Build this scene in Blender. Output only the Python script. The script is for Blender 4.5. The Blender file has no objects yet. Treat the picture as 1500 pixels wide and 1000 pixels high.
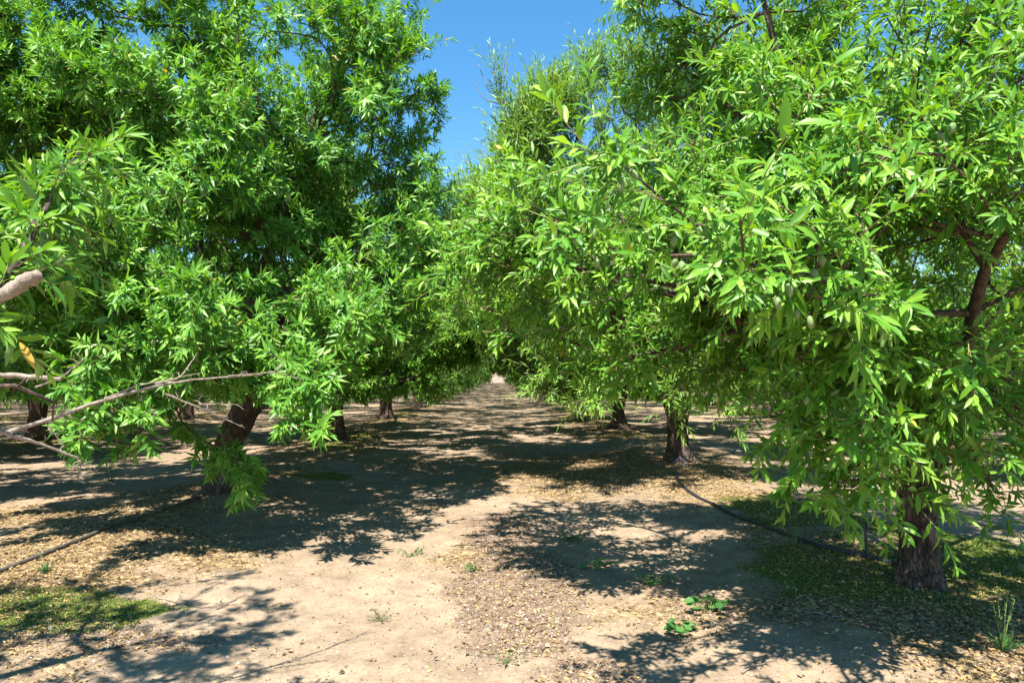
import bpy, math, numpy as np
from mathutils import Vector
PI = math.pi
sc = bpy.context.scene
COL = sc.collection
rng = np.random.default_rng(7)

# ------------------------------------------------------------------ camera
H = 1.5                      # eye height above the path
YAW, PITCH, F = math.atan(15/1000), math.atan(45/1000), 1000.0
fw = np.array([math.sin(YAW)*math.cos(PITCH), math.cos(YAW)*math.cos(PITCH), math.sin(PITCH)])
rt = np.array([math.cos(YAW), -math.sin(YAW), 0.0])
up = np.cross(rt, fw)
cd = bpy.data.cameras.new('camera'); cam = bpy.data.objects.new('camera', cd); COL.objects.link(cam)
cam.location = (0, 0, H); cam.rotation_euler = (PI/2+PITCH, 0, -YAW)
cd.sensor_width = 36; cd.lens = 24; cd.clip_end = 3000; cd.clip_start = 0.02
sc.camera = cam

def at(px, py, y):
    """world point at forward distance y seen at photo pixel px, py"""
    d = fw + rt*(px-750)/F - up*(py-500)/F
    return np.array([0, 0, H]) + d*(y/d[1])
def gp(px, py):
    d = fw + rt*(px-750)/F - up*(py-500)/F
    t = -H/d[2]
    return np.array([d[0]*t, d[1]*t])

def nrm(v): return v/np.maximum(np.linalg.norm(v, axis=-1, keepdims=True), 1e-9)

# ------------------------------------------------------------------ numpy value noise
_tab = np.random.default_rng(3).random(4096)
def _h(i, j, k): return _tab[(i*73856093 ^ j*19349663 ^ k*83492791) & 4095]
def vnoise(p):
    p = np.asarray(p, float); i = np.floor(p).astype(np.int64); f = p-i; f = f*f*(3-2*f)
    r = 0
    for a in (0, 1):
        for b in (0, 1):
            for c in (0, 1):
                w = (f[..., 0] if a else 1-f[..., 0])*(f[..., 1] if b else 1-f[..., 1])*(f[..., 2] if c else 1-f[..., 2])
                r = r + w*_h(i[..., 0]+a, i[..., 1]+b, i[..., 2]+c)
    return r
def fbm(x, y, s, o=3, seed=0):
    r = 0; a = .5; t = 0
    for k in range(o):
        r = r+a*vnoise(np.stack([np.asarray(x)*s, np.asarray(y)*s, np.full(np.shape(x), seed+k*7.3)], -1)); t += a; a *= .5; s *= 2.1
    return r/t

# ------------------------------------------------------------------ rows
RX, LX, SP = 2.82, -3.45, 6.3
RY0, LY0 = 4.62, 8.3
def gz(x, y):
    x = np.asarray(x, float); y = np.asarray(y, float)
    u = (x-LX)/6.27; d = (u-np.round(u))*6.27
    z = 0.09*np.exp(-(d/1.1)**2)
    z = z+0.05*(fbm(x, y, .45, 3, 1)-.5)
    m = np.clip(1-np.hypot(x, y)/30, 0, 1)
    z = z+m*0.022*(fbm(x, y, 2.2, 3, 5)-.5)
    # two faint wheel ruts
    for rx in (-.95, .75): z = z-.018*np.exp(-((x-rx)/.28)**2)
    return z

# ------------------------------------------------------------------ materials
def newmat(name):
    m = bpy.data.materials.new(name); m.use_nodes = True
    nt = m.node_tree; nt.nodes.clear()
    return m, nt.nodes, nt.links
def nd(N, t, **k):
    n = N.new(t)
    for a, b in k.items():
        if a.startswith('i_'): n.inputs[a[2:].replace('_', ' ')].default_value = b
        else: setattr(n, a, b)
    return n
def ramp(N, stops):
    r = N.new('ShaderNodeValToRGB'); e = r.color_ramp.elements
    while len(e) < len(stops): e.new(.5)
    for q, (p, c) in zip(e, stops): q.position = p; q.color = (*c, 1)
    return r

def leaf_mat(name, dark, mid, light, trans=.26, rough=.40):
    m, N, L = newmat(name)
    a = nd(N, 'ShaderNodeAttribute', attribute_name='tint')
    r = ramp(N, [(0, dark), (.5, mid), (.93, light), (1, (.5, .34, .06))])
    L.new(a.outputs['Fac'], r.inputs[0])
    geo = nd(N, 'ShaderNodeNewGeometry')
    mix = nd(N, 'ShaderNodeMix', data_type='RGBA'); mix.inputs['B'].default_value = (.19, .29, .13, 1)
    mf = nd(N, 'ShaderNodeMath', operation='MULTIPLY'); mf.inputs[1].default_value = .55
    L.new(geo.outputs['Backfacing'], mf.inputs[0]); L.new(mf.outputs[0], mix.inputs['Factor']); L.new(r.outputs[0], mix.inputs['A'])
    p = nd(N, 'ShaderNodeBsdfPrincipled'); p.inputs['Roughness'].default_value = rough
    p.inputs['IOR'].default_value = 1.42; p.inputs['Specular IOR Level'].default_value = .36
    L.new(mix.outputs['Result'], p.inputs['Base Color'])
    t = nd(N, 'ShaderNodeBsdfTranslucent')
    tc = nd(N, 'ShaderNodeHueSaturation'); tc.inputs['Hue'].default_value = .488; tc.inputs['Saturation'].default_value = 1.15; tc.inputs['Value'].default_value = 1.7
    L.new(r.outputs[0], tc.inputs['Color']); L.new(tc.outputs[0], t.inputs[0])
    ms = nd(N, 'ShaderNodeMixShader'); ms.inputs[0].default_value = trans
    o = nd(N, 'ShaderNodeOutputMaterial')
    L.new(p.outputs[0], ms.inputs[1]); L.new(t.outputs[0], ms.inputs[2]); L.new(ms.outputs[0], o.inputs[0])
    return m
LEAF = leaf_mat('almond_leaf', (.038, .130, .014), (.098, .250, .022), (.255, .44, .055))
LEAF_DEEP = leaf_mat('almond_leaf_deep', (.036, .130, .018), (.090, .245, .028), (.24, .43, .060))
LEAF_PALE = leaf_mat('almond_leaf_narrow', (.050, .130, .020), (.120, .250, .032), (.25, .40, .060))
WEED = leaf_mat('weed_leaf', (.025, .085, .02), (.04, .13, .028), (.08, .20, .04), .15)
WEED_GREY = leaf_mat('dusty_weed_leaf', (.08, .13, .05), (.14, .19, .08), (.22, .26, .12), .2)

def bark_mat(name, c1, c2, c3, scale=14, bump=.6):
    m, N, L = newmat(name)
    tc = nd(N, 'ShaderNodeTexCoord'); mp = nd(N, 'ShaderNodeMapping'); mp.inputs['Scale'].default_value = (1, 1, .28)
    L.new(tc.outputs['Object'], mp.inputs[0])
    n1 = nd(N, 'ShaderNodeTexNoise', i_Scale=scale, i_Detail=9, i_Roughness=.68); L.new(mp.outputs[0], n1.inputs['Vector'])
    n2 = nd(N, 'ShaderNodeTexVoronoi', i_Scale=scale*2.4); n2.feature = 'DISTANCE_TO_EDGE'
    wv = nd(N, 'ShaderNodeMix', data_type='VECTOR'); wv.inputs['Factor'].default_value = .06
    L.new(mp.outputs[0], wv.inputs['A']); L.new(n1.outputs['Color'], wv.inputs['B']); L.new(wv.outputs['Result'], n2.inputs['Vector'])
    r = ramp(N, [(.3, c1), (.5, c2), (.72, c3)]); L.new(n1.outputs['Fac'], r.inputs[0])
    cr = ramp(N, [(0, (.35, .3, .28)), (.12, (1, 1, 1))]); L.new(n2.outputs['Distance'], cr.inputs[0])
    mu = nd(N, 'ShaderNodeMix', data_type='RGBA', blend_type='MULTIPLY'); mu.inputs['Factor'].default_value = .8
    L.new(r.outputs[0], mu.inputs['A']); L.new(cr.outputs[0], mu.inputs['B'])
    p = nd(N, 'ShaderNodeBsdfPrincipled'); p.inputs['Roughness'].default_value = .9
    L.new(mu.outputs['Result'], p.inputs['Base Color'])
    ad = nd(N, 'ShaderNodeMath', operation='MULTIPLY_ADD'); ad.inputs[1].default_value = .6
    L.new(n1.outputs['Fac'], ad.inputs[2]); L.new(cr.outputs[0], ad.inputs[0])
    b = nd(N, 'ShaderNodeBump'); b.inputs['Strength'].default_value = bump; b.inputs['Distance'].default_value = .03
    L.new(ad.outputs[0], b.inputs['Height']); L.new(b.outputs[0], p.inputs['Normal'])
    o = nd(N, 'ShaderNodeOutputMaterial'); L.new(p.outputs[0], o.inputs[0])
    return m
BARK = bark_mat('trunk_bark', (.035, .022, .016), (.095, .06, .042), (.24, .175, .13), 16, .9)
LIMB = bark_mat('limb_bark', (.045, .028, .02), (.10, .065, .045), (.20, .14, .10), 22, .5)
TWIG = bark_mat('grey_twig_bark', (.20, .155, .12), (.32, .255, .20), (.44, .37, .30), 40, .3)
def plain(name, col, rough=.6, var=.25, scale=30):
    m, N, L = newmat(name)
    n = nd(N, 'ShaderNodeTexNoise', i_Scale=scale, i_Detail=5)
    tc = nd(N, 'ShaderNodeTexCoord'); L.new(tc.outputs['Object'], n.inputs['Vector'])
    c = np.array(col); r = ramp(N, [(.3, tuple(c*(1-var))), (.7, tuple(np.minimum(c*(1+var), 1)))]); L.new(n.outputs['Fac'], r.inputs[0])
    p = nd(N, 'ShaderNodeBsdfPrincipled'); p.inputs['Roughness'].default_value = rough; L.new(r.outputs[0], p.inputs['Base Color'])
    b = nd(N, 'ShaderNodeBump'); b.inputs['Strength'].default_value = .2; b.inputs['Distance'].default_value = .005
    L.new(n.outputs['Fac'], b.inputs['Height']); L.new(b.outputs[0], p.inputs['Normal'])
    o = nd(N, 'ShaderNodeOutputMaterial'); L.new(p.outputs[0], o.inputs[0])
    return m
SHOOT = plain('green_shoot', (.22, .24, .07), .6)
SHOOT_OLD = plain('brown_shoot', (.17, .11, .065), .8)
FRUIT = plain('green_almond', (.17, .25, .09), .85, .18, 60)
HOSE = plain('black_poly_hose', (.025, .026, .030), .5, .3)
HOSE_DUSTY = plain('dusty_poly_hose', (.075, .066, .058), .7, .5, 12)
PLASTIC = plain('blue_grey_plastic', (.12, .16, .26), .5)
WHITE = plain('white_plastic', (.6, .6, .58), .5, .1)
def tint_mat(name, stops, rough=.85):
    m, N, L = newmat(name)
    a = nd(N, 'ShaderNodeAttribute', attribute_name='tint'); r = ramp(N, stops); L.new(a.outputs['Fac'], r.inputs[0])
    p = nd(N, 'ShaderNodeBsdfPrincipled'); p.inputs['Roughness'].default_value = rough; L.new(r.outputs[0], p.inputs['Base Color'])
    o = nd(N, 'ShaderNodeOutputMaterial'); L.new(p.outputs[0], o.inputs[0])
    return m
LITTER = tint_mat('dry_leaf', [(0, (.06, .035, .02)), (.3, (.16, .10, .05)), (.6, (.35, .235, .09)), (.85, (.50, .36, .14)), (1, (.38, .33, .24))])
CLOD = tint_mat('dirt_clod', [(0, (.10, .075, .055)), (.6, (.28, .215, .15)), (1, (.40, .34, .27))])
MOSSB = tint_mat('low_green_blade', [(0, (.06, .10, .01)), (.5, (.14, .20, .015)), (.85, (.23, .28, .035)), (1, (.35, .30, .12))], .7)

# ------------------------------------------------------------------ mesh helpers
def mesh_np(name, V, faces, mats, mat_idx=None, tint=None, smooth=True):
    """faces: list of int arrays (n,3) or (n,4)"""
    me = bpy.data.meshes.new(name)
    V = np.ascontiguousarray(V, np.float32)
    me.vertices.add(len(V)); me.vertices.foreach_set('co', V.ravel())
    loops = np.concatenate([f.ravel() for f in faces]).astype(np.int32)
    sizes = np.concatenate([np.full(len(f), f.shape[1], np.int32) for f in faces])
    starts = np.concatenate([[0], np.cumsum(sizes)[:-1]]).astype(np.int32)
    me.loops.add(len(loops)); me.loops.foreach_set('vertex_index', loops)
    me.polygons.add(len(sizes)); me.polygons.foreach_set('loop_start', starts)
    try: me.polygons.foreach_set('loop_total', sizes)
    except Exception: pass
    if mat_idx is not None: me.polygons.foreach_set('material_index', np.ascontiguousarray(mat_idx, np.int32))
    for m in mats: me.materials.append(m)
    me.update(calc_edges=True)
    me.polygons.foreach_set('use_smooth', np.full(len(sizes), smooth))
    if tint is not None:
        for k, v in (tint.items() if isinstance(tint, dict) else [('tint', tint)]):
            a = me.attributes.new(k, 'FLOAT', 'POINT'); a.data.foreach_set('value', np.ascontiguousarray(v, np.float32))
    return me
def link(name, me, parent=None, loc=(0, 0, 0), rot=(0, 0, 0)):
    o = bpy.data.objects.new(name, me); COL.objects.link(o); o.parent = parent
    o.location = loc; o.rotation_euler = rot
    return o
def tag(o, label=None, cat=None, group=None, kind=None):
    if label: o['label'] = label
    if cat: o['category'] = cat
    if group: o['group'] = group
    if kind: o['kind'] = kind
    return o

class Geo:
    """collects vertex / face arrays for ONE mesh"""
    def __init__(s): s.V = []; s.F3 = []; s.F4 = []; s.m3 = []; s.m4 = []; s.T = []; s.n = 0
    def add(s, V, f3=None, f4=None, mi=0, tint=None):
        V = np.asarray(V, float).reshape(-1, 3); s.V.append(V)
        s.T.append(np.full(len(V), .5) if tint is None else tint)
        if f3 is not None and len(f3): s.F3.append(np.asarray(f3)+s.n); s.m3.append(np.full(len(f3), mi))
        if f4 is not None and len(f4): s.F4.append(np.asarray(f4)+s.n); s.m4.append(np.full(len(f4), mi))
        s.n += len(V)
    def build(s, name, mats, smooth=True):
        fs = []; mi = []
        if s.F3: fs.append(np.concatenate(s.F3)); mi += s.m3
        if s.F4: fs.append(np.concatenate(s.F4)); mi += s.m4
        return mesh_np(name, np.concatenate(s.V), fs, mats, np.concatenate(mi), np.concatenate(s.T), smooth)
    def tube(s, pts, rad, sides=6, mi=0, cap=True, wob=0):
        pts = np.asarray(pts, float); n = len(pts); rad = np.broadcast_to(rad, (n,))
        tg = nrm(np.gradient(pts, axis=0)); ref = np.array([.31, .17, .93]) if abs(tg[:, 2]).mean() < .8 else np.array([.93, .3, .1])
        a = nrm(np.cross(tg, ref)); b = np.cross(tg, a)
        th = np.arange(sides)*2*PI/sides
        R = rad[:, None, None]*(a[:, None]*np.cos(th)[None, :, None]+b[:, None]*np.sin(th)[None, :, None])
        if wob: R = R*(1+wob*(vnoise((pts[:, None]+R*1.0)*9)-.5))[..., None]
        V = (pts[:, None]+R).reshape(-1, 3)
        i = np.arange(n-1)[:, None]*sides; j = np.arange(sides); k = (j+1) % sides
        f4 = np.stack([i+j, i+k, i+sides+k, i+sides+j], -1).reshape(-1, 4)
        f3 = None
        if cap:
            V = np.vstack([V, pts[-1]+tg[-1]*rad[-1]*.3]); e = (n-1)*sides
            f3 = np.stack([e+j, e+k, np.full(sides, n*sides)], -1)
        s.add(V, f3, f4, mi)

# leaf templates: (t along, half width sign, fold) ; widths in units of half width
def leaves(g, P, A, Nn, Ln, W, tint, mi=0, level='hi', droop=.18, fold=.25):
    """P base, A axis, Nn upper normal, Ln length, W width"""
    n = len(P)
    if n == 0: return
    A = nrm(A); S = nrm(np.cross(A, Nn)); Nn = np.cross(S, A)
    L = Ln[:, None]; w = W[:, None]*.5
    def pt(t, sgn, wf): 
        return P+A*L*t+S*w*sgn*wf+Nn*(w*abs(sgn)*wf*fold*2-L*droop*t*t)
    b = np.arange(n)
    if level == 'hi':
        vs = [pt(0, 0, 0), pt(.32, -1, .85), pt(.32, 0, 0), pt(.32, 1, .85), pt(.66, -1, .78), pt(.66, 0, 0), pt(.66, 1, .78), pt(1, 0, 0)]
        k = 8; f3 = [(0, 2, 1), (0, 3, 2), (4, 5, 7), (5, 6, 7)]; f4 = [(1, 2, 5, 4), (2, 3, 6, 5)]
    elif level == 'mid':
        vs = [pt(0, 0, 0), pt(.42, -1, 1), pt(.45, 0, 0), pt(.42, 1, 1), pt(1, 0, 0)]
        k = 5; f3 = [(0, 2, 1), (0, 3, 2), (1, 2, 4), (2, 3, 4)]; f4 = None
    else:
        vs = [pt(0, 0, 0), pt(.45, -1, 1), pt(1, 0, 0), pt(.45, 1, 1)]
        k = 4; f3 = [(0, 2, 1), (0, 3, 2)]; f4 = None
    V = np.stack(vs, 1).reshape(-1, 3)
    F3 = (b[:, None, None]*k+np.array(f3)[None]).reshape(-1, 3)
    F4 = None if f4 is None else (b[:, None, None]*k+np.array(f4)[None]).reshape(-1, 4)
    g.add(V, F3, F4, mi, np.repeat(tint, k))

def foliage(g, P, D, L, pr, rg, level):
    """shoots: P start, D direction, L length; leaves spiralling along each"""
    n = len(P)
    if n == 0: return
    nl = pr['nleaf']; K = 5
    bend = rg.normal(0, 1, (n, 3))*.16; bend[:, 2] -= pr.get('sag', .1)
    T = np.linspace(0, 1, K)
    C = P[:, None]+D[:, None]*L[:, None, None]*T[None, :, None]+bend[:, None]*L[:, None, None]*(T**2)[None, :, None]
    # shoot tubes, 3 sides
    tg = nrm(np.gradient(C, axis=1)); a = nrm(np.cross(tg, np.array([.3, .2, .9]))); b = np.cross(tg, a)
    rad = (pr['rsh']*(1-.65*T))[None, :, None, None]
    th = np.arange(3)*2*PI/3
    V = (C[:, :, None]+rad*(a[:, :, None]*np.cos(th)[None, None, :, None]+b[:, :, None]*np.sin(th)[None, None, :, None])).reshape(-1, 3)
    i = np.arange(n)[:, None, None]*K*3+np.arange(K-1)[None, :, None]*3; j = np.arange(3)[None, None]; k2 = (j+1) % 3
    f4 = np.stack([i+j, i+k2, i+3+k2, i+3+j], -1).reshape(-1, 4)
    sel = rg.random(n) < pr.get('greenshoot', .5)
    fsel = np.repeat(sel, (K-1)*3)
    g.add(V, None, f4[fsel], 1); 
    if (~fsel).any(): g.F4.append(f4[~fsel]+(g.n-len(V))); g.m4.append(np.full((~fsel).sum(), 2))
    # leaves
    t = np.clip((np.arange(nl)+rg.random((n, nl)))/nl, 0, 1)
    t = t**pr.get('tip', .75)
    x = t*(K-1); i0 = np.minimum(x.astype(int), K-2); fr = (x-i0)[..., None]
    ii = np.arange(n)[:, None]
    Q = C[ii, i0]*(1-fr)+C[ii, i0+1]*fr; TG = tg[ii, i0]*(1-fr)+tg[ii, i0+1]*fr
    AA = a[ii, i0]; BB = b[ii, i0]
    ph = np.arange(nl)[None]*2.4+rg.random((n, 1))*6.28+rg.normal(0, .3, (n, nl))
    ang = np.radians(pr['ang0']+(pr['ang1']-pr['ang0'])*t+rg.normal(0, 11, (n, nl)))
    rad_d = AA*np.cos(ph)[..., None]+BB*np.sin(ph)[..., None]
    A = TG*np.cos(ang)[..., None]+rad_d*np.sin(ang)[..., None]
    A[..., 2] -= pr['grav']*(.6+.8*rg.random((n, nl))); A = nrm(A)
    NN = TG*.75+np.array([0, -.5, .8])+rg.normal(0, .3, A.shape)
    LL = pr['len']*(.70+.45*rg.random((n, nl)))*(.75+.5*rg.random((n, 1)))*(1-.35*np.clip((t-.8)/.2, 0, 1))
    keep = rg.random((n, nl)) < pr.get('keep', .92)
    kp = keep.ravel()
    tn = .28+.28*rg.random(n)[:, None]+.16*rg.normal(0, 1, (n, nl))+.26*t**2
    tn = np.clip(tn, 0, .93); tn[rg.random((n, nl)) < pr.get('yellow', .0015)] = 1
    LLk = LL.ravel()[kp]
    leaves(g, Q.reshape(-1, 3)[kp], A.reshape(-1, 3)[kp], NN.reshape(-1, 3)[kp], LLk, LLk*pr['wr']*(.85+.3*rg.random(len(LLk))),
           tn.ravel()[kp], 0, level, (pr.get('droop', .16)*(.1+1.9*rg.random(len(LLk))))[:, None], .22)

# ------------------------------------------------------------------ tree
FRUIT_ME = None
def fruit_mesh():
    global FRUIT_ME
    if FRUIT_ME: return FRUIT_ME
    nu, nv = 10, 7
    V = []; 
    for i in range(nv+1):
        v = i/nv*PI
        for j in range(nu):
            u = j/nu*2*PI
            r = math.sin(v)**.8 if 0 < i < nv else 0.02
            x = r*.0125*math.cos(u)*(1.0+.12*(math.cos(u) > .8)); y = r*.0095*math.sin(u)
            z = -.0185*(1-math.cos(v)) + (.004*(1 if i == nv else 0))*-1
            V.append((x, y, z))
    F = [(i*nu+j, i*nu+(j+1) % nu, (i+1)*nu+(j+1) % nu, (i+1)*nu+j) for i in range(nv) for j in range(nu)]
    g = Geo(); g.add(V, None, F, 0); g.tube([(0, 0, .012), (0, 0, -.001)], .0016, 4, 1)
    FRUIT_ME = g.build('almond', [FRUIT, SHOOT_OLD]); return FRUIT_ME

def sample_blobs(blobs, n, rg, clump=1.0, seed=0):
    """points in a union of ellipsoids; blob=(c, r, weight); biased to the shell and broken into clumps"""
    out = []; w = np.array([b[2] for b in blobs], float); w /= w.sum()
    for b, k in zip(blobs, np.maximum((w*n*1.0).astype(int), 2)):
        got = 0; c = np.array(b[0]); r = np.array(b[1])
        m = k*6; u = nrm(rg.normal(0, 1, (m, 3))); q = u*(rg.random(m)**(1/3.8))[:, None]
        p = c+q*r
        nz = vnoise(p*1.15+seed)*.65+vnoise(p*2.7+seed+9)*.35
        order = np.argsort(-(nz*clump+rg.random(m)*.18))
        p = p[order[:int(m*.40)]]; p = p[rg.permutation(len(p))[:k]]
        out.append(p)
    return np.concatenate(out)

def grow(fork, limbs, pts, rg, alpha=.25, step=.28):
    """node list: positions, parents. limbs = polylines leaving the fork. pts = targets."""
    P = [np.array(fork)]; par = [-1]; pl = [0.0]; lid = [-1]
    for li, poly in enumerate(limbs):
        prev = 0
        for k, q in enumerate(poly):
            q = np.array(q, float); a = P[prev]
            d = np.linalg.norm(q-a); m = max(1, int(d/step))
            for s in range(1, m+1):
                x = a+(q-a)*s/m+(rg.normal(0, .025, 3) if s < m else 0)
                P.append(x); par.append(prev); pl.append(pl[prev]+d/m); lid.append(li); prev = len(P)-1
    cap = len(P)+len(pts)*9
    PA = np.zeros((cap, 3)); PL = np.zeros(cap); n = len(P); PA[:n] = P; PL[:n] = pl
    # nearest-to-skeleton first
    dist = np.min(np.linalg.norm(pts[:, None]-np.array(P)[None, 1:], axis=2), axis=1)
    for q in pts[np.argsort(dist+rg.random(len(pts))*.15)]:
        d = np.linalg.norm(PA[1:n]-q, axis=1)
        c = d+alpha*PL[1:n]+np.maximum(PA[1:n, 2]-q[2]-.1, 0)*.35
        j = int(np.argmin(c))+1; dd = d[j-1]
        if dd < .05: continue
        m = max(1, min(8, int(round(dd/step)))); a = PA[j].copy(); prev = j
        bow = rg.normal(0, .05, 3)*dd; bow[2] -= .07*dd
        for s in range(1, m+1):
            t = s/m; x = a+(q-a)*t+bow*math.sin(PI*t)+(rg.normal(0, .012, 3) if s < m else 0)
            PA[n] = x; PL[n] = PL[prev]+dd/m; par.append(prev); lid.append(lid[prev]); prev = n; n += 1
            if n >= cap-9: break
        if n >= cap-9: break
    return PA[:n], np.array(par), np.array(lid), PL[:n]

def tree(name, label, base, blobs, limbs, pr, seed, npts=900, level='mid', group=None, trunk=None,
         rt0=.15, fork_h=.8, extra=None, fruits=0, leafmat=None, fruit_near=None, bare=None, world=True):
    """base (x,y); blobs/limbs/extra in world coords when world, else local to the base"""
    rg = np.random.default_rng(seed)
    bx, by = base; bz = float(gz(bx, by)) if world else 0
    O = np.array([bx, by, bz]) if world else np.zeros(3)
    root = bpy.data.objects.new(name, None); COL.objects.link(root); root.empty_display_size = .3
    root.location = (bx, by, bz)
    tag(root, label, 'almond tree', group)
    fork = np.array([0, 0, fork_h]) if trunk is None else np.array(trunk[-1])
    tb = [(0, 0, -.12), (0, 0, .0), (0, 0, .15), *((fork*np.array([t, t, 1]))*np.array([1, 1, t]) for t in (.45, .75)), fork] if trunk is None else trunk
    pts = sample_blobs(blobs, npts, rg, seed=seed)-O
    if extra is not None:
        pts = np.concatenate([pts]+[np.asarray(e)-O for e in extra])
    lb = [[np.array(q)-O for q in poly] for poly in limbs]
    P, par, lid, PL = grow(fork, lb, pts, rg)
    n = len(P); cnt = np.ones(n); haschild = np.zeros(n, bool)
    for i in range(n-1, 0, -1): cnt[par[i]] += cnt[i]; haschild[par[i]] = True
    tip = .0035; e = math.log(rt0*.78/tip)/math.log(cnt[0]); R = tip*cnt**e
    # ---- trunk with root flare and bumps
    tr = np.array(tb, float); zs = np.linspace(0, 1, 26)
    kk = np.linspace(0, 1, len(tr)); C = np.stack([np.interp(zs, kk, tr[:, a]) for a in range(3)], -1)
    C = np.stack([np.convolve(np.pad(C[:, a], 2, 'edge'), np.ones(5)/5, 'valid') for a in range(3)], -1)
    C[-1] = tr[-1]; sides = 22; th = np.arange(sides)*2*PI/sides; V = []
    for k in range(26):
        z = C[k, 2]; fl = .85*math.exp(-max(z, 0)/.13)
        swell = .35*max(0, (zs[k]-.72)/.28)**1.5
        r = rt0*(1+.10*math.sin(seed+z*5)+swell)
        lob = 1+fl*(.55+.6*np.abs(np.sin(th*2.5+seed)))+.13*np.sin(th*3+seed+z*2.5)+.07*np.sin(th*7+z*4)
        rr = r*lob*(1+.16*(vnoise(np.stack([np.cos(th)*2.2, np.sin(th)*2.2, np.full(sides, z*7+seed)], -1))-.5))
        V.append(np.stack([C[k, 0]+rr*np.cos(th), C[k, 1]+rr*np.sin(th), np.full(sides, z)], -1))
    V = np.concatenate(V+[np.array([C[-1]+[0, 0, rt0*.5]])])
    i = np.arange(25)[:, None]*sides; j = np.arange(sides); k = (j+1) % sides
    g = Geo(); g.add(V, np.stack([25*sides+j, 25*sides+k, np.full(sides, 26*sides)], -1), np.stack([i+j, i+k, i+sides+k, i+sides+j], -1).reshape(-1, 4), 0)
    link('trunk', g.build('trunk', [BARK]), root)
    # ---- limbs: chains follow the thickest child
    big = [[] for _ in range(n)]
    for i2 in range(1, n): big[par[i2]].append(i2)
    LG = {}
    start = [(0, c) for c in big[0]]
    minr = pr.get('minr', .0)
    while start:
        p0, c = start.pop()
        if cnt[c] < 1: continue
        ch = [p0, c]; 
        while big[c]:
            nx = max(big[c], key=lambda q: cnt[q])
            for o2 in big[c]:
                if o2 != nx: start.append((c, o2))
            c = nx; ch.append(c)
        rs = R[ch]; rs[0] = min(R[ch[1]]*1.15, R[ch[0]]) if p0 else rt0*.62 if R[ch[1]] > .03 else R[ch[1]]
        if rs[1] < minr: continue
        q = P[ch]
        if len(q) > 3: q[1:-1] = .5*q[1:-1]+.25*(q[:-2]+q[2:])
        sd = 12 if rs[1] > .05 else 7 if rs[1] > .02 else 4 if rs[1] > .008 else 3
        l = int(lid[ch[1]])
        if l not in LG: LG[l] = Geo()
        LG[l].tube(q, rs, sd, 0, True, .35 if sd == 12 else 0)
    # ---- shoots
    crown = Geo()
    thin = np.where((R < pr.get('rmax', .016)) & (np.arange(n) > 0))[0]
    if bare is not None:
        bm = np.ones(len(thin), bool)
        for c, r in bare: bm &= np.linalg.norm(P[thin]+O-np.array(c), axis=1) > r
        thin = thin[bm]
    ns = pr['ns']; ids = np.repeat(thin, ns); 
    Pd = nrm(P[ids]-P[par[ids]]); ctr = pts.mean(0)
    out = P[ids]-ctr; out = nrm(out)
    D = nrm(Pd*pr.get('along', .55)+out*.45+rg.normal(0, pr.get('rnd', .5), (len(ids), 3))+np.array([0, 0, pr.get('upb', .3)]))
    low = np.clip((1.7-(P[ids]+O)[:, 2])/1.2, 0, 1)[:, None]*pr.get('hang', .8)
    D[:, 2] -= low[:, 0]; D = nrm(D)
    S = P[ids]+(P[par[ids]]-P[ids])*rg.random((len(ids), 1))*.9
    L = pr['shoot']*(.5+.9*rg.random(len(ids)))
    wh = (rg.random(len(ids)) < pr.get('whip', .0)) & (low[:, 0] < .1); L[wh] *= 2.0; D[wh] = nrm(D[wh]*[1, 1, .5]+[0, 0, .75])
    print('TREE', seed, 'nodes', n, 'thin', len(thin), 'leaves', len(ids)*pr['nleaf'])
    foliage(crown, S, D, L, pr, rg, level)
    link('crown', crown.build('crown', [leafmat or LEAF, SHOOT, SHOOT_OLD]), root)
    for l, gg in LG.items(): link('limb' if l >= 0 else 'limb', gg.build('limb', [LIMB]), root)
    # ---- fruit
    if fruits:
        w = P[thin]+O; vis = w
        camd = np.linalg.norm(vis-np.array([0, 0, H]), axis=1)
        okz = (vis[:, 2] > 1.3) & (vis[:, 2] < 1.5+.54*vis[:, 1]) & (abs(vis[:, 0]) < .72*vis[:, 1])
        cand = thin[okz][np.argsort(camd[okz]+rg.random(okz.sum())*2.2)[:fruits*2]]
        cand = rg.permutation(cand)[:fruits//2]
        for i3 in cand:
            for k in range(2):
                tc_ = np.array([0, 0, H])-O-P[i3]; p = P[i3]+rg.normal(0, .022, 3)+nrm(tc_)*rg.uniform(.02, .09)-[0, 0, .02]
                o = link('almond', fruit_mesh(), root, p, (rg.normal(0, .35), rg.normal(0, .35), rg.random()*6.28))
                s = pr.get('fs', 1.25)*(.85+.3*rg.random()); o.scale = (s, s, s)
    return root, ctr+O

def copy_tree(src, loc, rz, scale, label, group, name=None):
    r = src.copy(); COL.objects.link(r); r.location = loc; r.rotation_euler = (0, 0, rz); r.scale = scale
    tag(r, label, 'almond tree', group)
    for ch in src.children:
        c = ch.copy(); COL.objects.link(c); c.parent = r
    return r

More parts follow.
